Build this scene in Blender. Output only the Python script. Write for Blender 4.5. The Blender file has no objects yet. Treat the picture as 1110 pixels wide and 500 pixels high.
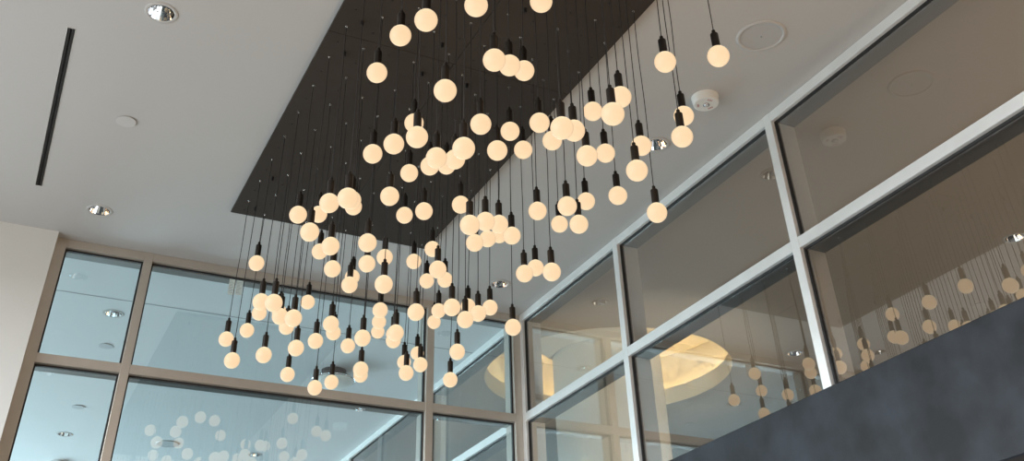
import bpy, bmesh, math, random
from mathutils import Vector, Matrix

random.seed(7)
S = bpy.context.scene
COL = S.collection
PI = math.pi

# ------------------------------------------------------------------ camera
EYE = 1.6                                   # camera height above the floor
FPX, PPX, PPY, IW, IH = 1047.675, 545.14, 63.156, 1110.0, 500.0
cam_data = bpy.data.cameras.new('camera')
cam = bpy.data.objects.new('camera', cam_data)
COL.objects.link(cam)
RX = Vector((0.89919984, -0.43688447, -0.02390844))     # picture right, in the room's axes
RY = Vector((0.24768856, 0.55331727, -0.79529263))      # picture down
RZ = Vector((0.36067995, 0.70920516, 0.60575409))       # into the picture
m3 = Matrix((RX, -RY, -RZ)).transposed()
cam.matrix_world = Matrix.Translation((0, 0, EYE)) @ m3.to_4x4()
cam_data.sensor_fit = 'HORIZONTAL'
cam_data.sensor_width = 36.0
cam_data.lens = FPX * 36.0 / IW
cam_data.shift_x = (IW / 2 - PPX) / IW
cam_data.shift_y = (PPY - IH / 2) / IW
cam_data.clip_start, cam_data.clip_end = 0.05, 200
S.camera = cam

# ------------------------------------------------------------------ view, world, daylight, added fills
S.view_settings.view_transform = 'Standard'
S.view_settings.look = 'None'
S.view_settings.exposure = 0.0
S.view_settings.gamma = 1.0
S.view_settings.use_curve_mapping = False
try:
    S.cycles.transparent_max_bounces = 24
    S.cycles.max_bounces = 10
except Exception:
    pass
W = bpy.data.worlds.new('world')
S.world = W
W.use_nodes = True
W.node_tree.nodes['Background'].inputs[0].default_value = (0.80, 0.86, 0.95, 1)
W.node_tree.nodes['Background'].inputs[1].default_value = 0.08


def area(name, loc, target, sx, sy, power, color):
    d = bpy.data.lights.new(name, 'AREA')
    d.shape, d.size, d.size_y, d.energy, d.color = 'RECTANGLE', sx, sy, power, color
    o = bpy.data.objects.new(name, d)
    COL.objects.link(o)
    o.location = loc
    o.rotation_euler = (Vector(target) - Vector(loc)).to_track_quat('-Z', 'Y').to_euler()
    return o


area('daylight_left_windows', (-4.8, 3.2, 2.0), (3.0, 3.6, 3.2), 8.0, 3.0, 280, (0.88, 0.95, 1.0))
area('sky_left_of_building', (-12.0, 2.0, 7.0), (3.8, 2.2, 3.2), 14.0, 4.4, 9500, (0.92, 0.96, 1.0))
area('warm_fill_behind', (3.2, -2.6, 0.9), (2.6, 2.6, 5.0), 4.0, 2.4, 200, (1.0, 0.64, 0.35))  # unseen fill, added for the globes' warm glow on the ceiling
area('daylight_beyond_back_glass', (-4.0, 17.0, 2.0), (2.2, 10.5, 4.8), 9.0, 3.0, 1380, (0.66, 0.90, 1.0))
area('fill_right_side', (11.0, 3.0, 1.5), (7.0, 4.0, 5.0), 5.0, 2.0, 100, (1.0, 0.88, 0.72))  # unseen fill added to light the ceiling beyond the right glass


def spot(name, loc, target, power, color, angle, blend=0.6, radius=0.15):
    d = bpy.data.lights.new(name, 'SPOT')
    d.energy, d.color, d.spot_size, d.spot_blend, d.shadow_soft_size = power, color, math.radians(angle), blend, radius
    o = bpy.data.objects.new(name, d)
    COL.objects.link(o)
    o.location = loc
    o.rotation_euler = (Vector(target) - Vector(loc)).to_track_quat('-Z', 'Y').to_euler()
    return o


spot('column_fill', (4.7, 3.3, 0.3), (5.35, 8.2, 4.75), 640, (1.0, 0.88, 0.68), 34)  # added unseen spot that brightens the column
spot('column_fill_beyond_back_glass', (1.0, 9.3, 0.3), (5.3, 8.3, 4.3), 700, (0.95, 1.0, 0.96), 20)  # added unseen spot, stands for daylight on the column's left side

# ------------------------------------------------------------------ helpers


def mat(name, base=(0.5, 0.5, 0.5), rough=0.5, metal=0.0, noise=None, bump=None, emit=None, spec=0.5):
    """Principled material; noise = (scale, second colour, amount), bump = (scale, strength)."""
    m = bpy.data.materials.new(name)
    m.use_nodes = True
    nt = m.node_tree
    b = nt.nodes['Principled BSDF']
    b.inputs['Base Color'].default_value = (*base, 1)
    b.inputs['Roughness'].default_value = rough
    b.inputs['Metallic'].default_value = metal
    b.inputs['Specular IOR Level'].default_value = spec
    tc = nt.nodes.new('ShaderNodeTexCoord')
    if noise:
        n = nt.nodes.new('ShaderNodeTexNoise')
        n.inputs['Scale'].default_value = noise[0]
        n.inputs['Detail'].default_value = 6
        nt.links.new(tc.outputs['Object'], n.inputs['Vector'])
        r = nt.nodes.new('ShaderNodeValToRGB')
        r.color_ramp.elements[0].position, r.color_ramp.elements[1].position = 0.35, 0.68
        r.color_ramp.elements[0].color = (*base, 1)
        r.color_ramp.elements[1].color = tuple(base[i] * (1 - noise[2]) + noise[1][i] * noise[2] for i in range(3)) + (1,)
        nt.links.new(n.outputs['Fac'], r.inputs['Fac'])
        nt.links.new(r.outputs['Color'], b.inputs['Base Color'])
    if bump:
        n = nt.nodes.new('ShaderNodeTexNoise')
        n.inputs['Scale'].default_value = bump[0]
        n.inputs['Detail'].default_value = 4
        nt.links.new(tc.outputs['Object'], n.inputs['Vector'])
        bp = nt.nodes.new('ShaderNodeBump')
        bp.inputs['Strength'].default_value = bump[1]
        bp.inputs['Distance'].default_value = 0.01
        nt.links.new(n.outputs['Fac'], bp.inputs['Height'])
        nt.links.new(bp.outputs['Normal'], b.inputs['Normal'])
    if emit:
        b.inputs['Emission Color'].default_value = (*emit[0], 1)
        b.inputs['Emission Strength'].default_value = emit[1]
    return m


def glass_mat(name, tint, base_r):
    """Coated pane: a mirror share that grows towards grazing, the rest seen through."""
    m = bpy.data.materials.new(name)
    m.use_nodes = True
    nt = m.node_tree
    for n in list(nt.nodes):
        nt.nodes.remove(n)
    out = nt.nodes.new('ShaderNodeOutputMaterial')
    tr = nt.nodes.new('ShaderNodeBsdfTransparent')
    tr.inputs['Color'].default_value = (*tint, 1)
    if base_r is None:
        nt.links.new(tr.outputs[0], out.inputs['Surface'])
        return m
    gl = nt.nodes.new('ShaderNodeBsdfGlossy')
    gl.inputs['Roughness'].default_value = 0.0
    gl.inputs['Color'].default_value = (1, 1, 1, 1)
    fr = nt.nodes.new('ShaderNodeFresnel')
    fr.inputs['IOR'].default_value = 1.5
    ad = nt.nodes.new('ShaderNodeMath')
    ad.operation = 'ADD'
    ad.use_clamp = True
    ad.inputs[1].default_value = base_r
    mx = nt.nodes.new('ShaderNodeMixShader')
    nt.links.new(fr.outputs[0], ad.inputs[0])
    nt.links.new(ad.outputs[0], mx.inputs[0])
    nt.links.new(tr.outputs[0], mx.inputs[1])
    nt.links.new(gl.outputs[0], mx.inputs[2])
    nt.links.new(mx.outputs[0], out.inputs['Surface'])
    return m


def new_obj(name, bm, m, parent=None, smooth=False, loc=(0, 0, 0)):
    me = bpy.data.meshes.new(name)
    bmesh.ops.recalc_face_normals(bm, faces=bm.faces[:])
    bm.to_mesh(me)
    bm.free()
    ms = m if isinstance(m, (list, tuple)) else [m]
    for x in ms:
        me.materials.append(x)
    if smooth:
        for p in me.polygons:
            p.use_smooth = True
    o = bpy.data.objects.new(name, me)
    COL.objects.link(o)
    o.location = loc
    if parent:
        o.parent = parent
    return o


def empty(name, loc, parent=None):
    o = bpy.data.objects.new(name, None)
    o.empty_display_size = 0.05
    COL.objects.link(o)
    o.location = loc
    if parent:
        o.parent = parent
    return o


def tag(o, label=None, cat=None, group=None, kind=None):
    if label: o['label'] = label
    if cat: o['category'] = cat
    if group: o['group'] = group
    if kind: o['kind'] = kind
    return o


def add_box(bm, x0, x1, y0, y1, z0, z1, bevel=0.0):
    r = bmesh.ops.create_cube(bm, size=1.0)
    vs = r['verts']
    for v in vs:
        v.co = Vector(((x0 + x1) / 2 + v.co.x * (x1 - x0), (y0 + y1) / 2 + v.co.y * (y1 - y0), (z0 + z1) / 2 + v.co.z * (z1 - z0)))
    if bevel:
        es = list({e for v in vs for e in v.link_edges})
        bmesh.ops.bevel(bm, geom=es, offset=bevel, segments=1, profile=0.5, affect='EDGES')


def box(x0, x1, y0, y1, z0, z1, bevel=0.0):
    bm = bmesh.new()
    add_box(bm, x0, x1, y0, y1, z0, z1, bevel)
    return bm


def add_lathe(bm, prof, n=32, close=False, c=(0, 0, 0)):
    """prof: list of (radius, z); radius 0 makes a pole."""
    rings = []
    for r, z in prof:
        if r < 1e-6:
            rings.append([bm.verts.new((c[0], c[1], c[2] + z))])
        else:
            rings.append([bm.verts.new((c[0] + r * math.cos(2 * PI * i / n), c[1] + r * math.sin(2 * PI * i / n), c[2] + z)) for i in range(n)])
    pairs = list(zip(rings, rings[1:]))
    if close:
        pairs.append((rings[-1], rings[0]))
    for a, b in pairs:
        for i in range(n):
            j = (i + 1) % n
            if len(a) == 1 and len(b) == 1:
                continue
            if len(a) == 1:
                bm.faces.new((a[0], b[i], b[j]))
            elif len(b) == 1:
                bm.faces.new((a[i], a[j], b[0]))
            else:
                bm.faces.new((a[i], a[j], b[j], b[i]))


def lathe(prof, n=32, close=False, c=(0, 0, 0)):
    bm = bmesh.new()
    add_lathe(bm, prof, n, close, c)
    return bm


def add_tube(bm, pts, r, n=6):
    pts = [Vector(p) for p in pts]
    rings = []
    for i, p in enumerate(pts):
        d = (pts[min(i + 1, len(pts) - 1)] - pts[max(i - 1, 0)]).normalized()
        a = d.orthogonal().normalized() if abs(d.z) < 0.9 else Vector((1, 0, 0))
        a = (a - d * a.dot(d)).normalized()
        b = d.cross(a)
        rings.append([bm.verts.new(p + (a * math.cos(2 * PI * k / n) + b * math.sin(2 * PI * k / n)) * r) for k in range(n)])
    for A, B in zip(rings, rings[1:]):
        for k in range(n):
            bm.faces.new((A[k], A[(k + 1) % n], B[(k + 1) % n], B[k]))
    bm.faces.new(rings[0][::-1])
    bm.faces.new(rings[-1])


def plate_with_holes(x0, x1, y0, y1, z, circles=(), rects=(), thick=0.04):
    """Level sheet, its underside at z, with round and square openings cut through it."""
    bm = bmesh.new()

    def loop(pts):
        vs = [bm.verts.new((x, y, z)) for x, y in pts]
        for i in range(len(vs)):
            bm.edges.new((vs[i], vs[(i + 1) % len(vs)]))
    loop([(x0, y0), (x1, y0), (x1, y1), (x0, y1)])
    for cx, cy, r, n in circles:
        loop([(cx + r * math.cos(2 * PI * i / n), cy + r * math.sin(2 * PI * i / n)) for i in range(n)])
    for a, b, c, d in rects:
        loop([(a, c), (b, c), (b, d), (a, d)])
    bmesh.ops.triangle_fill(bm, use_beauty=True, use_dissolve=False, edges=bm.edges[:])
    bmesh.ops.recalc_face_normals(bm, faces=bm.faces[:])
    r = bmesh.ops.extrude_face_region(bm, geom=bm.faces[:])
    bmesh.ops.translate(bm, vec=(0, 0, thick), verts=[v for v in r['geom'] if isinstance(v, bmesh.types.BMVert)])
    return bm


# ------------------------------------------------------------------ materials
M_CEIL = mat('ceiling_paint', (0.53, 0.525, 0.51), 0.85, bump=(90, 0.05), spec=0.2)
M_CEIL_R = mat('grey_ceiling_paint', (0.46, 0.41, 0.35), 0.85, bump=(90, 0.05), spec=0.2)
M_SOFFIT = mat('soffit_paint', (0.70, 0.71, 0.71), 0.85, bump=(90, 0.05), spec=0.2)
M_WALL = mat('white_wall_paint', (0.68, 0.69, 0.665), 0.8, bump=(120, 0.08), spec=0.2)
M_FLOOR = mat('floor_tile', (0.05, 0.047, 0.043), 0.6, noise=(2.0, (0.065, 0.062, 0.057), 0.5))
M_ALU = mat('clear_anodised_aluminium', (0.88, 0.88, 0.86), 0.42, metal=0.4, noise=(6, (0.80, 0.80, 0.78), 0.5))
M_ALU_DIM = mat('aluminium_in_warm_dim_light', (0.58, 0.53, 0.465), 0.40, metal=0.5, noise=(6, (0.50, 0.455, 0.40), 0.5))  # same aluminium; warmer, dimmer light on the back frames put into the colour
M_OUTER = mat('shade_dark_outer_half', (0.17, 0.175, 0.17), 0.45, metal=0.3)  # darkened to stand for the shaded undersides of the rails' outer halves
M_GASKET = mat('black_rubber', (0.012, 0.012, 0.013), 0.6)
M_PANEL = mat('dark_bronze_sheet', (0.048, 0.039, 0.032), 0.6, noise=(1.2, (0.060, 0.049, 0.040), 0.6), spec=0.1)
M_BLACK = mat('black_metal', (0.012, 0.011, 0.010), 0.5, metal=0.3)
M_CORD = mat('black_cord', (0.016, 0.014, 0.013), 0.7)
M_SOCKET = mat('dark_bronze_socket', (0.036, 0.031, 0.027), 0.30, metal=0.8)
M_CHROME = mat('polished_chrome', (0.86, 0.87, 0.88), 0.06, metal=1.0)
M_STEEL = mat('bright_steel', (0.75, 0.74, 0.72), 0.25, metal=1.0)
M_WHITE = mat('white_plastic', (0.78, 0.78, 0.74), 0.45)
M_COVER = mat('white_cover_plate', (0.575, 0.57, 0.555), 0.5)
M_DISC = mat('grey_cover_plate', (0.50, 0.52, 0.53), 0.6)
M_GRILLE = mat('grey_speaker_grille', (0.515, 0.51, 0.50), 0.7, bump=(700, 0.4))
M_RED = mat('red_print', (0.45, 0.10, 0.08), 0.6)
M_LENS = mat('clear_strobe_lens', (0.62, 0.64, 0.68), 0.08, spec=0.8)
M_PORTAL = mat('dark_slate_plaster', (0.009, 0.0098, 0.0112), 0.6, noise=(4.5, (0.022, 0.026, 0.033), 1.0), bump=(6, 0.35), spec=0.25)
M_BROWN = mat('dark_brown_wood', (0.007, 0.0045, 0.0035), 0.6, noise=(8, (0.012, 0.008, 0.006), 0.6), spec=0.15)
M_COL = mat('pale_column_plaster', (0.80, 0.785, 0.72), 0.75, noise=(1.5, (0.86, 0.85, 0.80), 0.7), bump=(14, 0.08))
M_COVE = mat('cream_cove_paint', (0.78, 0.72, 0.58), 0.85, spec=0.1)
M_PAPER = mat('printed_paper', (0.80, 0.79, 0.76), 0.7, noise=(60, (0.55, 0.55, 0.55), 0.7))
_nt = M_PAPER.node_tree
_tl = _nt.nodes.new('ShaderNodeBsdfTranslucent')
_tl.inputs['Color'].default_value = (0.85, 0.85, 0.80, 1)
_mx = _nt.nodes.new('ShaderNodeMixShader')
_mx.inputs[0].default_value = 0.5
_nt.links.new(_nt.nodes['Principled BSDF'].outputs[0], _mx.inputs[1])
_nt.links.new(_tl.outputs[0], _mx.inputs[2])
_nt.links.new(_mx.outputs[0], _nt.nodes['Material Output'].inputs['Surface'])
M_LED = mat('warm_led_strip', (0.9, 0.8, 0.6), 0.5, emit=((1.0, 0.78, 0.48), 20.0))
M_LAMP = mat('downlight_lamp_lit', (0.9, 0.85, 0.7), 0.4, emit=((1.0, 0.85, 0.62), 14.0))
M_LAMP_DIM = mat('downlight_lamp_dim', (0.8, 0.78, 0.7), 0.4, emit=((1.0, 0.9, 0.75), 0.8))
M_GLASS_BACK = glass_mat('coated_back_glass', (0.92, 0.99, 1.0), 0.15)
M_GLASS_RIGHT = glass_mat('coated_right_glass', (0.96, 0.96, 0.94), 0.21)
M_GLASS_CLEAR = glass_mat('clear_glass_rear_face', (0.97, 0.98, 0.98), None)


def globe_mat():
    """Frosted opal bulb that glows: a touch yellower towards its neck and rim, pinker at its foot."""
    m = bpy.data.materials.new('lit_opal_globe')
    m.use_nodes = True
    nt = m.node_tree
    b = nt.nodes['Principled BSDF']
    b.inputs['Base Color'].default_value = (0.06, 0.05, 0.04, 1)
    b.inputs['Roughness'].default_value = 0.6
    tc = nt.nodes.new('ShaderNodeTexCoord')
    sp = nt.nodes.new('ShaderNodeSeparateXYZ')
    nt.links.new(tc.outputs['Object'], sp.inputs[0])
    mp = nt.nodes.new('ShaderNodeMapRange')
    mp.inputs['From Min'].default_value, mp.inputs['From Max'].default_value = -0.0475, 0.0475
    nt.links.new(sp.outputs['Z'], mp.inputs['Value'])
    r = nt.nodes.new('ShaderNodeValToRGB')
    e = r.color_ramp.elements
    e[0].position, e[0].color = 0.0, (1.0, 0.75, 0.46, 1)
    e[1].position, e[1].color = 1.0, (1.0, 0.85, 0.55, 1)
    for q, c in ((0.10, (0.975, 0.69, 0.42)), (0.30, (0.955, 0.665, 0.40)), (0.60, (0.98, 0.70, 0.42)), (0.85, (1.0, 0.78, 0.47))):
        k = e.new(q)
        k.color = (*c, 1)
    nt.links.new(mp.outputs[0], r.inputs['Fac'])
    nt.links.new(r.outputs['Color'], b.inputs['Emission Color'])
    b.inputs['Emission Strength'].default_value = 1.0
    b.inputs['Sheen Weight'].default_value = 1.0
    b.inputs['Sheen Roughness'].default_value = 0.35
    b.inputs['Sheen Tint'].default_value = (1.0, 0.93, 0.75, 1)
    return m


M_GLOBE = globe_mat()

# ------------------------------------------------------------------ the setting
ZC = EYE + 3.4                               # ceiling
XR, YB = 3.813, 7.337                        # room faces of the right and back glazing frames
FW = 0.065                                   # width of every frame member
DEEP = 0.19                                  # depth of every frame member
ZR0, ZR1 = EYE + 2.463, EYE + 2.530          # transom

DL = [(0.163, 4.37), (0.17, 6.785), (3.366, 4.415), (3.366, 6.80)]           # lobby downlights
SLOT = (-0.279, -0.233, 4.70, 6.58)
DLB = [(0.535, 8.654), (0.546, 12.43), (2.68, 8.295), (2.754, 12.48)]       # beyond the back glass
DLR = [(6.769, 7.130), (6.743, 4.435)]                                      # beyond the right glass
COVE = (5.346, 8.362, 1.265)
OPEN_R = 0.070

tag(new_obj('floor', box(-6, 13, -5, 20, -0.1, 0.0), M_FLOOR), kind='structure')
tag(new_obj('ceiling', plate_with_holes(-6, XR + DEEP, -5, YB + DEEP, ZC, [(x, y, OPEN_R, 32) for x, y in DL], [SLOT]), M_CEIL), kind='structure')
tag(new_obj('ceiling_back', plate_with_holes(-6, XR + DEEP, YB + DEEP, 20, ZC, [(x, y, OPEN_R, 32) for x, y in DLB]), M_SOFFIT), kind='structure')
tag(new_obj('ceiling_right', plate_with_holes(XR + DEEP, 13, -5, 20, ZC, [(x, y, OPEN_R, 32) for x, y in DLR] + [(COVE[0], COVE[1], COVE[2] + 0.004, 96)]), M_CEIL_R), kind='structure')
bm = bmesh.new()
add_box(bm, -6, XR, 8.327, 8.337, ZC - 0.002, ZC + 0.001)
tag(new_obj('trim_1', bm, mat('soffit_joint', (0.25, 0.27, 0.28), 0.8)), kind='structure')
# the solid white stretch left of the back glazing
tag(new_obj('wall_back', box(-6, -0.056, YB - 0.101, YB + DEEP, 0, ZC), M_WALL), kind='structure')
# lintel over the window opening on the far left, outside the picture
tag(new_obj('wall_left', box(-5.2, -5.0, -5, YB + DEEP, 4.75, ZC), M_WALL), kind='structure')
# slate portal before the right glazing: a header on two legs
bm = bmesh.new()
PX0, PX1, PZ0, PZ1 = 3.57, XR, EYE + 1.005, EYE + 1.563
add_box(bm, PX0, PX1, 0.4, 5.6, PZ0, PZ1, 0.006)
add_box(bm, PX0, PX1, 5.35, 5.6, 0, PZ0 + 0.01)
add_box(bm, PX0, PX1, 0.4, 0.65, 0, PZ0 + 0.01)
portal = tag(new_obj('wall_right', bm, M_PORTAL), kind='structure')
new_obj('soffit_lining', box(PX0 + 0.004, PX1 - 0.01, 0.65, 5.35, PZ0 - 0.03, PZ0), M_BROWN, portal)
tag(new_obj('trim_3', box(PX0 + 0.08, PX0 + 0.12, 0.66, 5.34, 0, PZ0 - 0.031), M_BROWN), kind='structure')
# column under the round lit recess
tag(new_obj('column', lathe([(0.555, 0), (0.555, ZC + 0.62)], 64, c=(COVE[0], COVE[1], 0)), M_COL, smooth=True), kind='structure')
R0 = COVE[2]
cove = tag(new_obj('trim_2', lathe([(R0, 0.0), (R0, 0.168), (R0 + 0.025, 0.168), (R0 + 0.025, 0.05), (R0 + 0.26, 0.05), (R0 + 0.26, 0.64), (0.557, 0.64)], 96, c=(COVE[0], COVE[1], ZC)), M_COVE, smooth=False), kind='structure')
poly = [(-0.47, 0.29)]
poly += [(1.27 * math.cos(math.radians(a)), 1.27 * math.sin(math.radians(a))) for a in [191.8 + q * (262 - 191.8) / 40 for q in range(41)]]
poly += [(0.56 * math.cos(math.radians(a)), 0.56 * math.sin(math.radians(a))) for a in [262 - q * (262 - 150) / 40 for q in range(41)]]
bm = bmesh.new()
f = bm.faces.new([bm.verts.new((COVE[0] + x, COVE[1] + y, ZC + 0.172)) for x, y in poly])
r = bmesh.ops.extrude_face_region(bm, geom=[f])
bmesh.ops.translate(bm, vec=(0, 0, 0.02), verts=[v for v in r['geom'] if isinstance(v, bmesh.types.BMVert)])
new_obj('inner_shelf', bm, M_COL, cove)
cm = cove.modifiers.new('thickness', 'SOLIDIFY')
cm.thickness = 0.006
bm = bmesh.new()
add_lathe(bm, [(R0 + 0.07, 0.055), (R0 + 0.07, 0.075), (R0 + 0.09, 0.075), (R0 + 0.09, 0.055)], 96, True, (COVE[0], COVE[1], ZC))
new_obj('led_strip', bm, M_LED, cove)


def glazing(name, axis, face, along, z_lo, top_post, panes_at, mullions, posts, glass, glass_off, metal):
    """Curtain wall. axis 'x': members run along x, room face at y=face; axis 'y': along y, room face at x=face.
    mullions: (start, end) along the wall; transom and head between; one pane, gasket ring per bay and tier."""
    root = empty(name, (0, 0, 0))
    tag(root, kind='structure')

    def bx(a0, a1, d0, d1, z0, z1, bev=0.0):
        if axis == 'x':
            return box(a0, a1, face + d0, face + d1, z0, z1, bev)
        return box(face + d0, face + d1, a0, a1, z0, z1, bev)
    for a0, a1 in mullions:
        new_obj('mullion', bx(a0, a1, 0, DEEP, z_lo, ZC, 0.002), metal, root)
    for a0, a1 in posts:
        new_obj('corner_post', bx(a0, a1, 0.004, DEEP - 0.004, z_lo, ZC, 0.002), metal, root)
    for a0, a1 in panes_at:
        new_obj('head_rail', bx(a0, a1, 0.001, glass_off + 0.012, ZC - FW, ZC - 0.001, 0.002), metal, root)
        new_obj('transom', bx(a0, a1, 0.001, glass_off + 0.012, ZR0, ZR1, 0.002), metal, root)
        new_obj('outer_half', bx(a0, a1, glass_off + 0.0122, DEEP - 0.001, ZC - FW, ZC - 0.001, 0.002), M_OUTER, root)
        new_obj('outer_half', bx(a0, a1, glass_off + 0.0122, DEEP - 0.001, ZR0, ZR1, 0.002), M_OUTER, root)
        for z0, z1 in ((z_lo, ZR0), (ZR1, ZC - FW)):
            g = 0.012
            bm = bmesh.new()
            d0, d1 = glass_off - 0.009, glass_off + 0.02

            def ab(p0, p1, q0, q1):
                if axis == 'x':
                    add_box(bm, p0, p1, face + d0, face + d1, q0, q1)
                else:
                    add_box(bm, face + d0, face + d1, p0, p1, q0, q1)
            ab(a0, a0 + g, z0, z1)
            ab(a1 - g, a1, z0, z1)
            ab(a0 + g, a1 - g, z1 - g, z1)
            ab(a0 + g, a1 - g, z0, z0 + g)
            new_obj('gasket', bm, M_GASKET, root)
            pb = bx(a0 + g * 0.5, a1 - g * 0.5, glass_off, glass_off + 0.008, z0 + g * 0.5, z1 - g * 0.5)
            o = new_obj('pane', pb, [glass, M_GLASS_CLEAR], root)
            for p in o.data.polygons:
                front = p.normal.y < -0.9 if axis == 'x' else p.normal.x < -0.9
                p.material_index = 0 if front else 1
    return root


Z_LO = EYE + 0.2
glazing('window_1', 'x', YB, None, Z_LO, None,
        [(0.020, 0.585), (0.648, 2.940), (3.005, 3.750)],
        [(-0.056, 0.020), (0.585, 0.648), (2.940, 3.005)], [(3.750, XR + DEEP - 0.002)], M_GLASS_BACK, 0.048, M_ALU_DIM)
ymul = [(0.067, 0.132), (1.935, 2.000), (3.803, 3.868), (5.670, 5.735)]
glazing('window_2', 'y', XR, None, Z_LO, None,
        [(0.132, 1.935), (2.000, 3.803), (3.868, 5.670), (5.735, YB - 0.05)],
        ymul, [(YB - 0.05, YB + 0.003)], M_GLASS_RIGHT, 0.036, M_ALU)
ymul2 = [(9.410, 9.475), (12.0, 12.065)]
glazing('window_3', 'y', XR, None, Z_LO, None,
        [(YB + DEEP, 9.410), (9.475, 12.0), (12.065, 15.0)],
        ymul2, [], M_GLASS_RIGHT, 0.036, M_ALU)

# ------------------------------------------------------------------ ceiling fittings
FLANGE = lathe([(OPEN_R - 0.001, 0.0), (0.0895, -0.0005), (0.091, 0.001), (0.0875, -0.004), (OPEN_R + 0.003, -0.005), (OPEN_R - 0.001, -0.003)], 40, True)


def cone_bm():
    bm = bmesh.new()
    add_lathe(bm, [(OPEN_R - 0.002, -0.003), (OPEN_R - 0.008, 0.018), (0.050, 0.055), (0.034, 0.088), (0.033, 0.092)], 20)
    return bm


FL_ME = bpy.data.meshes.new('flange')
FLANGE.to_mesh(FL_ME); FLANGE.free()


def downlight(x, y, label, group, lamp):
    r = empty('recessed_downlight', (x, y, ZC))
    tag(r, label, 'ceiling light', group)
    bm = bmesh.new(); bm.from_mesh(FL_ME)
    new_obj('flange', bm, M_CEIL, r, smooth=True)
    new_obj('reflector', cone_bm(), M_CHROME, r)
    new_obj('lamp', lathe([(0.0, 0.086), (0.030, 0.088), (0.033, 0.095), (0.0, 0.100)], 24), lamp, r, smooth=True)
    new_obj('housing', lathe([(OPEN_R - 0.0015, 0.0), (OPEN_R - 0.0015, 0.14), (0.0, 0.14)], 24), M_BLACK, r)
    return r


G_DL = 'recessed chrome downlights'
downlight(*DL[0], 'glowing recessed chrome downlight at the top left of the ceiling', G_DL, M_LAMP)
downlight(*DL[1], 'recessed chrome downlight above the narrow left window bay', G_DL, M_LAMP_DIM)
downlight(*DL[2], 'recessed chrome downlight half behind a globe below the fire strobe', G_DL, M_LAMP_DIM)
downlight(*DL[3], 'recessed chrome downlight near the corner where the glass walls meet', G_DL, M_LAMP_DIM)
G_DB = 'downlights on the ceilings beyond the glass'
downlight(*DLB[0], 'downlight seen through the small upper left pane', G_DB, M_LAMP_DIM)
downlight(*DLB[1], 'downlight seen through the lower left pane near the picture foot', G_DB, M_LAMP_DIM)
downlight(*DLB[2], 'downlight beyond the back glass just behind the lowest hanging globes', G_DB, M_LAMP_DIM)
downlight(*DLB[3], 'downlight beyond the wide lower back pane among reflected globes', G_DB, M_LAMP_DIM)
downlight(*DLR[0], 'downlight beyond the right glass between column recess and portal', G_DB, M_LAMP_DIM)
downlight(*DLR[1], 'downlight beyond the right glass at the right picture edge', G_DB, M_LAMP_DIM)

# black linear slot in the ceiling
s0, s1, t0, t1 = SLOT
sl = empty('linear_slot_diffuser', ((s0 + s1) / 2, (t0 + t1) / 2, ZC))
tag(sl, 'long black linear slot in the ceiling at upper left', 'air diffuser')
sx, sy = (s1 - s0) / 2, (t1 - t0) / 2
bm = bmesh.new()
add_box(bm, -sx + .0005, -sx + .003, -sy + .0005, sy - .0005, -0.002, 0.05)
add_box(bm, sx - .003, sx - .0005, -sy + .0005, sy - .0005, -0.002, 0.05)
add_box(bm, -sx + .003, sx - .003, -sy + .0005, -sy + .003, -0.002, 0.05)
add_box(bm, -sx + .003, sx - .003, sy - .003, sy - .0005, -0.002, 0.05)
new_obj('slot_frame', bm, M_STEEL, sl)
new_obj('plenum', box(-sx + .003, sx - .003, -sy + .003, sy - .003, 0.03, 0.05), M_BLACK, sl)
bm = bmesh.new()
for k in (-0.5, 0.5):
    add_box(bm, k * sx * 0.9 - 0.0065, k * sx * 0.9 + 0.0065, -sy + .003, sy - .003, 0.002, 0.03, 0.002)
new_obj('vane', bm, M_BLACK, sl)


def cover_disc(x, y, r, label, m=M_CEIL, rim=M_COVER):
    o = empty('ceiling_cover_disc', (x, y, ZC))
    tag(o, label, 'cover plate', 'round cover discs on the ceilings')
    new_obj('cover', lathe([(0.0, -0.008), (r * 0.97, -0.008), (r, -0.007), (r, -0.005), (r * 0.9, -0.004), (0.0, -0.004)], 40), rim, o)
    new_obj('cup', lathe([(r * 0.86, -0.005), (r * 0.86, 0.0), (0.0, 0.0)], 32), m, o)


cover_disc(0.159, 5.522, 0.062, 'small round cover disc alone on the ceiling right of the black slot')
cover_disc(0.585, 9.453, 0.064, 'small cover disc below the downlight in the small upper left pane', M_SOFFIT, M_DISC)
cover_disc(0.568, 11.36, 0.066, 'small cover disc at the top of the lower left pane', M_SOFFIT, M_DISC)

# loudspeaker
sp_ = empty('ceiling_loudspeaker', (3.276, 3.191, ZC))
tag(sp_, 'large round flush loudspeaker on the ceiling near the right glass wall', 'loudspeaker')
new_obj('trim_ring', lathe([(0.118, -0.001), (0.118, -0.006), (0.130, -0.008), (0.141, -0.004), (0.142, 0.0)], 56), M_CEIL, sp_, smooth=True)
new_obj('grille', lathe([(0.0, -0.0045), (0.1179, -0.0045), (0.1179, -0.001)], 56), M_GRILLE, sp_)
new_obj('centre_badge', lathe([(0.0, -0.0072), (0.005, -0.007), (0.006, -0.0045)], 16), M_STEEL, sp_)

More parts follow.
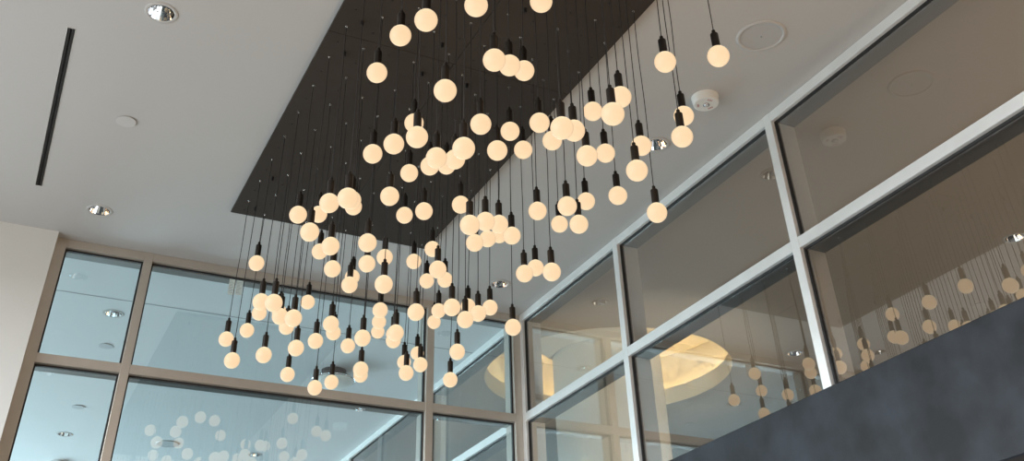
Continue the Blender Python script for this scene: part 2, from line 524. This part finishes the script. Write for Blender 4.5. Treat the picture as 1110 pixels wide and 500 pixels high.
# fire strobe with its red word three times round the face
fs = empty('fire_alarm_strobe', (3.340, 3.829, ZC))
tag(fs, 'white round fire alarm strobe with red lettering and a clear centre lens', 'fire alarm')
new_obj('body', lathe([(0.0, -0.055), (0.070, -0.055), (0.0755, -0.053), (0.078, -0.048), (0.083, -0.004), (0.084, 0.0)], 56), M_WHITE, fs, smooth=False)
new_obj('lens', lathe([(0.0, -0.068), (0.008, -0.067), (0.014, -0.062), (0.016, -0.055)], 24), M_LENS, fs, smooth=True)
new_obj('lens_ring', lathe([(0.016, -0.055), (0.016, -0.059), (0.020, -0.059), (0.021, -0.055)], 28), M_STEEL, fs)
new_obj('screw_hole', lathe([(0.0, -0.0005), (0.0028, -0.0005), (0.0028, 0.001)], 12), M_BLACK, fs, loc=(0.0602, -0.0545, -0.022))
for k in range(3):
    cu = bpy.data.curves.new('lettering', 'FONT')
    cu.body = 'FIRE'
    cu.size, cu.extrude, cu.align_x, cu.align_y = 0.019, 0.0004, 'CENTER', 'CENTER'
    cu.materials.append(M_RED)
    tmp = bpy.data.objects.new('lettering_text', cu)
    COL.objects.link(tmp)
    bpy.context.view_layer.update()
    lm = bpy.data.meshes.new_from_object(tmp.evaluated_get(bpy.context.evaluated_depsgraph_get()))
    bpy.data.objects.remove(tmp)
    bpy.data.curves.remove(cu)
    o = bpy.data.objects.new('lettering', lm)
    COL.objects.link(o)
    o.parent = fs
    a = math.radians((262, 22, 142)[k])
    o.location = (0.050 * math.cos(a), 0.050 * math.sin(a), -0.0555)
    o.rotation_euler = (Matrix.Rotation(a + PI / 2, 3, 'Z') @ Matrix.Rotation(PI, 3, 'Y')).to_euler()

# fittings on the ceiling beyond the back glass
dm = empty('surface_dish_light', (2.735, 9.300, ZC))
tag(dm, 'dish light with dark top and pale bowl beyond the back glass', 'ceiling light')
new_obj('base', lathe([(0.0, 0.0), (0.125, 0.0), (0.118, -0.030), (0.150, -0.050), (0.205, -0.085), (0.212, -0.095), (0.0, -0.095)], 48), M_BLACK, dm)
new_obj('bowl', lathe([(0.205, -0.094), (0.200, -0.112), (0.160, -0.138), (0.090, -0.156), (0.0, -0.162)], 48), M_WHITE, dm, smooth=True)
new_obj('rim', lathe([(0.204, -0.090), (0.216, -0.092), (0.216, -0.104), (0.204, -0.106)], 48, True), M_CHROME, dm, smooth=True)
dm2 = empty('flush_disc_light', (1.69, 12.385, ZC))
tag(dm2, 'flat dark disc fitting beyond the lower back pane behind reflected globes', 'ceiling light')
new_obj('base', lathe([(0.0, -0.009), (0.120, -0.009), (0.128, -0.007), (0.128, 0.0)], 40), M_DISC, dm2)
new_obj('rim', lathe([(0.122, -0.010), (0.132, -0.007), (0.132, 0.0)], 40), M_DISC, dm2, smooth=True)
dm3 = empty('surface_dome_light', (0.60, 13.62, ZC))
tag(dm3, 'small white dome fitting at the foot of the lower left pane', 'ceiling light')
new_obj('base', lathe([(0.0, 0.0), (0.085, 0.0), (0.085, -0.03), (0.0, -0.03)], 32), M_STEEL, dm3)
new_obj('dome', lathe([(0.080, -0.028), (0.080, -0.06), (0.060, -0.10), (0.03, -0.115), (0.0, -0.12)], 32), M_WHITE, dm3, smooth=True)

# two paper stickers on the wide upper back pane
gy = YB + 0.048
for x0, x1, z0, z1, lb in ((1.256, 1.309, 3.188, 3.318, 'left of two printed paper stickers at the top of the back glass'),
                           (1.314, 1.366, 3.196, 3.318, 'right of two printed paper stickers at the top of the back glass')):
    st = empty('paper_sticker', ((x0 + x1) / 2, gy, EYE + z0))
    tag(st, lb, 'sticker', 'paper stickers on the glass')
    w, h = (x1 - x0) / 2, z1 - z0
    new_obj('sheet', box(-w, w, -0.0012, -0.0002, 0, h), M_PAPER, st)
    bm = bmesh.new()
    for q in range(9):
        zz = h * (0.12 + 0.09 * q)
        xe = w * random.uniform(0.0, 0.85)
        add_box(bm, -w * 0.85, xe, -0.0015, -0.0011, zz, zz + h * 0.02)
    new_obj('print', bm, mat('grey_print', (0.33, 0.33, 0.34), 0.8), st)

# ------------------------------------------------------------------ dark canopy the pendants hang from
ZP = EYE + 3.37
CX0, CX1, CY0, CY1, CXM, CYM = 1.0185, 2.5285, 1.84, 6.387, 1.7735, 4.112
cp = empty('pendant_canopy', (CXM, CYM, ZC))
tag(cp, 'large dark rectangular ceiling canopy that the globe pendants hang from', 'lighting canopy')


def cpo(name, bm, m, **k):
    for v in bm.verts:
        v.co -= Vector((CXM, CYM, ZC))
    return new_obj(name, bm, m, cp, **k)


cpo('backing_tray', box(CX0 + 0.012, CX1 - 0.012, CY0 + 0.012, CY1 - 0.012, ZP + 0.012, ZC), M_BLACK)
for xa, xb in ((CX0, CXM - 0.0015), (CXM + 0.0015, CX1)):
    for ya, yb in ((CY0, CYM - 0.0015), (CYM + 0.0015, CY1)):
        cpo('panel', box(xa, xb, ya, yb, ZP, ZP + 0.014, 0.0012), M_PANEL)
HX0, HPX, HY0, HPY = 1.0965, 0.1526, 4.0345, 0.1521
screws = []
for k in range(10):
    for j in range(-14, 16):
        if (k + j) % 2:
            screws.append((HX0 + HPX * k, HY0 + HPY * j))
screws.sort(key=lambda p: abs(p[1] - 3.9))
sc_me = None
for x, y in screws[:96]:
    bm = lathe([(0.0, -0.003), (0.0045, -0.0028), (0.0058, 0.0)], 10, c=(x, y, ZP))
    cpo('screw', bm, M_BLACK)
bm = bmesh.new()
for x, y in screws[96:]:
    add_lathe(bm, [(0.0, -0.003), (0.0045, -0.0028), (0.0058, 0.0)], 8, c=(x, y, ZP))
tag(cpo('outer_screws', bm, M_BLACK), kind='stuff')
for x, y in ((1.163, 4.262), (1.163, 3.962), (1.636, 3.962), (1.636, 4.262), (1.922, 4.262), (1.922, 3.498), (1.163, 5.785), (1.163, 6.245)):
    bm = bmesh.new()
    add_lathe(bm, [(0.0, -0.030), (0.007, -0.030), (0.008, -0.027), (0.008, -0.004), (0.010, -0.003), (0.010, 0.0)], 12, c=(x, y, ZP))
    cpo('hanger_stud', bm, M_BLACK)

# ------------------------------------------------------------------ globe pendants
# (hole x, hole y, globe x, globe y, globe z above the eye)
PEND = [
(1.097,3.122,1.092,3.124,2.639), (1.097,2.818,1.091,2.820,2.496), (1.249,2.666,1.244,2.668,2.510), (1.554,2.666,1.546,2.671,2.639),
(1.097,3.426,1.094,3.427,2.642), (1.249,2.970,1.243,2.972,2.289), (1.402,2.818,1.395,2.821,2.388), (1.554,2.970,1.544,2.975,2.512),
(1.707,3.122,1.697,3.127,2.633), (2.165,2.666,2.151,2.677,2.513), (2.317,2.514,2.312,2.518,2.484), (2.012,2.818,2.000,2.826,2.379),
(1.860,2.666,1.846,2.675,2.156), (2.470,2.970,2.455,2.982,2.501), (2.317,2.818,2.302,2.830,2.257), (2.165,3.274,2.151,3.283,2.630),
(1.402,3.730,1.398,3.732,2.632), (1.249,3.274,1.243,3.276,2.243), (1.249,3.578,1.246,3.579,2.384), (1.249,3.882,1.246,3.883,2.503),
(1.554,4.187,1.552,4.187,2.631), (1.402,3.426,1.396,3.428,2.262), (1.554,3.882,1.548,3.885,2.508), (1.707,4.035,1.702,4.036,2.631),
(1.554,3.578,1.552,3.579,2.377), (1.402,3.122,1.394,3.125,2.138), (1.554,3.274,1.546,3.278,2.391), (1.707,3.426,1.700,3.429,2.377),
(1.860,3.578,1.850,3.583,2.614), (2.012,3.730,2.001,3.736,2.631), (1.860,3.274,1.849,3.280,2.481), (1.707,2.818,1.695,2.825,2.139),
(1.860,2.970,1.846,2.978,2.257), (2.012,3.426,2.000,3.433,2.510), (2.012,3.122,1.998,3.131,2.254), (2.317,3.426,2.302,3.436,2.516),
(2.317,3.122,2.302,3.133,2.385), (2.165,2.970,2.150,2.981,2.133), (2.470,3.578,2.453,3.590,2.390), (2.470,3.274,2.454,3.286,2.144),
(2.165,3.882,2.152,3.890,2.387), (2.470,4.187,2.456,4.195,2.521), (2.317,3.730,2.302,3.740,2.270), (2.165,3.578,2.150,3.587,2.263),
(2.470,3.882,2.453,3.893,2.511), (1.097,4.643,1.095,4.643,2.511), (1.249,4.795,1.247,4.796,2.621), (1.097,4.035,1.095,4.035,2.275),
(1.097,3.730,1.095,3.731,2.146), (1.249,4.187,1.250,4.186,2.402), (1.402,4.643,1.399,4.644,2.626), (1.402,4.035,1.398,4.036,2.380),
(1.707,4.643,1.703,4.644,2.637), (1.707,4.339,1.702,4.340,2.512), (1.860,4.187,1.852,4.190,2.509), (1.097,4.339,1.092,4.340,2.264),
(1.707,3.730,1.698,3.735,2.139), (1.860,3.882,1.852,3.886,2.262), (2.012,4.035,2.003,4.039,2.352), (2.165,4.187,2.154,4.192,2.388),
(2.012,4.339,2.003,4.343,2.385), (2.165,4.491,2.154,4.496,2.510), (2.317,4.643,2.305,4.649,2.635), (2.317,4.339,2.303,4.346,2.261),
(2.470,4.491,2.457,4.498,2.388), (2.317,4.035,2.302,4.043,2.141), (1.097,5.556,1.090,5.557,2.626), (1.402,5.251,1.395,5.253,2.626),
(1.249,4.491,1.247,4.491,2.286), (1.402,4.947,1.397,4.948,2.382), (1.707,5.556,1.703,5.557,2.644), (1.554,5.099,1.550,5.101,2.376),
(1.402,4.339,1.397,4.340,2.265), (1.554,4.795,1.549,4.797,2.376), (1.707,4.947,1.703,4.948,2.511), (1.554,4.491,1.549,4.493,2.128),
(2.012,5.251,2.002,5.255,2.675), (2.012,4.947,2.003,4.951,2.623), (1.860,4.491,1.852,4.494,2.266), (2.165,5.403,2.153,5.408,2.634),
(2.165,5.099,2.152,5.104,2.515), (1.860,5.403,1.850,5.406,2.387), (2.012,5.860,2.003,5.863,2.508), (2.165,6.316,2.154,6.320,2.629),
(1.860,4.795,1.851,4.798,2.141), (2.317,5.556,2.303,5.562,2.517), (2.470,6.012,2.458,6.017,2.635), (2.012,4.643,2.003,4.647,2.135),
(2.165,4.795,2.152,4.801,2.146), (2.470,5.403,2.447,5.414,2.515), (2.317,4.947,2.304,4.953,2.265), (2.470,5.099,2.456,5.106,2.386),
(2.470,4.795,2.455,4.803,2.148), (1.097,5.251,1.086,5.253,2.255), (1.097,4.947,1.091,4.948,2.129), (1.249,6.012,1.242,6.013,2.505),
(1.249,5.403,1.239,5.406,2.251), (1.249,5.099,1.244,5.101,2.125), (1.554,6.012,1.550,6.013,2.630), (1.402,5.860,1.392,5.862,2.378),
(1.554,5.403,1.547,5.405,2.252), (1.707,5.860,1.699,5.862,2.387), (1.249,6.316,1.239,6.318,2.500), (1.097,6.164,1.086,6.166,2.363),
(1.097,5.860,1.086,5.862,2.122), (1.249,5.708,1.239,5.710,2.125), (1.402,5.556,1.391,5.558,2.136), (1.554,6.316,1.544,6.319,2.244),
(1.554,5.708,1.546,5.710,2.256), (1.860,6.012,1.849,6.015,2.376), (1.707,5.251,1.700,5.254,2.134), (1.860,5.708,1.849,5.711,2.119),
(2.012,6.164,1.999,6.168,2.250), (1.707,6.164,1.695,6.167,2.128), (1.860,6.316,1.847,6.320,2.232), (1.860,5.099,1.848,5.104,2.133),
(2.165,6.012,2.159,6.014,2.502), (2.012,5.556,2.000,5.560,2.273), (2.317,6.164,2.304,6.169,2.380), (2.165,5.708,2.151,5.713,2.137),
(2.470,6.316,2.458,6.321,2.516), (2.317,5.860,2.305,5.864,2.261), (2.317,5.251,2.303,5.257,2.138), (2.470,5.708,2.455,5.714,2.133),
(1.402,6.164,1.4017,6.1639,2.600)]
GR = 0.0475


def project(p):
    d = Vector(p)
    z = d.dot(RZ)
    return d.dot(RX) / z * FPX + PPX, d.dot(RY) / z * FPX + PPY, z


def globe_bm():
    bm = bmesh.new()
    pr = []
    for i in range(15):
        t = PI * i / 15.6
        pr.append((GR * math.sin(t), -GR * math.cos(t)))
    pr[0] = (0.0, -GR)
    pr.append((0.013, GR + 0.001))
    pr.append((0.0, GR + 0.001))
    add_lathe(bm, pr, 28)
    return bm


def inside(poly, x, y):
    c = False
    for i in range(len(poly)):
        (x1, y1), (x2, y2) = poly[i], poly[i - 1]
        if (y1 > y) != (y2 > y) and x < (x2 - x1) * (y - y1) / (y2 - y1) + x1:
            c = not c
    return c


CAN = [(373, -40), (373, 0), (250, 229), (461, 270), (711, 0), (711, -40)]
info = []
for i, (hx, hy, gx, gy_, gz) in enumerate(PEND):
    u, v, z = project((gx, gy_, gz))
    bgk = 'dark canopy' if inside(CAN, u, v) else ('pale ceiling' if v < 247 + 0.168 * u and v < 799 - 0.812 * u else 'window glass')
    info.append([i, u, v, z, FPX * GR / z, bgk, int(v // 25)])
ORD = ['leftmost', 'second', 'third', 'fourth', 'fifth', 'sixth', 'seventh', 'eighth', 'ninth', 'tenth', 'eleventh', 'twelfth', 'thirteenth', 'fourteenth', 'fifteenth']
LAB = {}
cells = {}
for t in info:
    cells.setdefault((t[5], t[6]), []).append(t)
for (bgk, row), L in cells.items():
    L.sort(key=lambda t: t[1])
    for q, t in enumerate(L):
        hid = any(o[3] < t[3] and math.hypot(o[1] - t[1], o[2] - t[2]) < (o[4] + t[4]) * 0.93 for o in info if o is not t)
        a = 'partly hidden globe pendant' if hid else 'lit globe pendant'
        rank = 'only one' if len(L) == 1 else ('leftmost' if q == 0 else ('rightmost' if q == len(L) - 1 else ORD[q] + ' from left'))
        LAB[t[0]] = '%s against the %s, %s %d-%d%% down the photo' % (a, bgk, rank, row * 5, row * 5 + 5)

globe_me = socket_me = cap_me = grip_me = None
for i, (hx, hy, gx, gy_, gz) in enumerate(PEND):
    root = empty('globe_pendant', (hx, hy, ZP - 0.0006))
    tag(root, LAB[i], 'pendant light', 'globe pendants under the dark canopy')
    g = Vector((gx - hx, gy_ - hy, EYE + gz - ZP))
    if i == 0:
        go = new_obj('globe', globe_bm(), M_GLOBE, root, smooth=True)
        so = new_obj('socket', lathe([(0.0125, GR - 0.004), (0.0170, GR - 0.002), (0.0178, GR + 0.004), (0.0178, GR + 0.0700), (0.0170, GR + 0.0722), (0.008, GR + 0.073), (0.0, GR + 0.073)], 20), M_SOCKET, root, smooth=False)
        co = new_obj('socket_cap', lathe([(0.0085, GR + 0.0725), (0.0085, GR + 0.0905), (0.0065, GR + 0.094), (0.0, GR + 0.094)], 14), M_SOCKET, so)
        ro = new_obj('cord_grip', lathe([(0.0, -0.011), (0.0035, -0.011), (0.0048, -0.008), (0.0048, -0.002), (0.0072, -0.001), (0.0072, 0.0)], 10), M_STEEL, root)
        protos = (go, so, co, ro)
    else:
        go, so, co, ro = (p.copy() for p in protos)
        for o, par in ((go, root), (so, root), (co, so), (ro, root)):
            COL.objects.link(o)
            o.parent = par
    go.location = g
    so.location = g
    top = Vector((0, 0, -0.008))
    end = g + Vector((0, 0, GR + 0.092))
    L = top.z - end.z
    pts = []
    wob = random.uniform(0.0008, 0.003)
    ph, ph2 = random.uniform(0, 6.28), random.uniform(0, 6.28)
    for s in range(11):
        f = s / 10
        e = math.sin(PI * f)
        p = top.lerp(end, f)
        p.x += wob * e * math.sin(ph + 7 * f)
        p.y += wob * e * math.sin(ph2 + 5 * f)
        pts.append(p)
    bm = bmesh.new()
    add_tube(bm, pts, 0.0023, 5)
    new_obj('cord', bm, M_CORD, root, smooth=True)
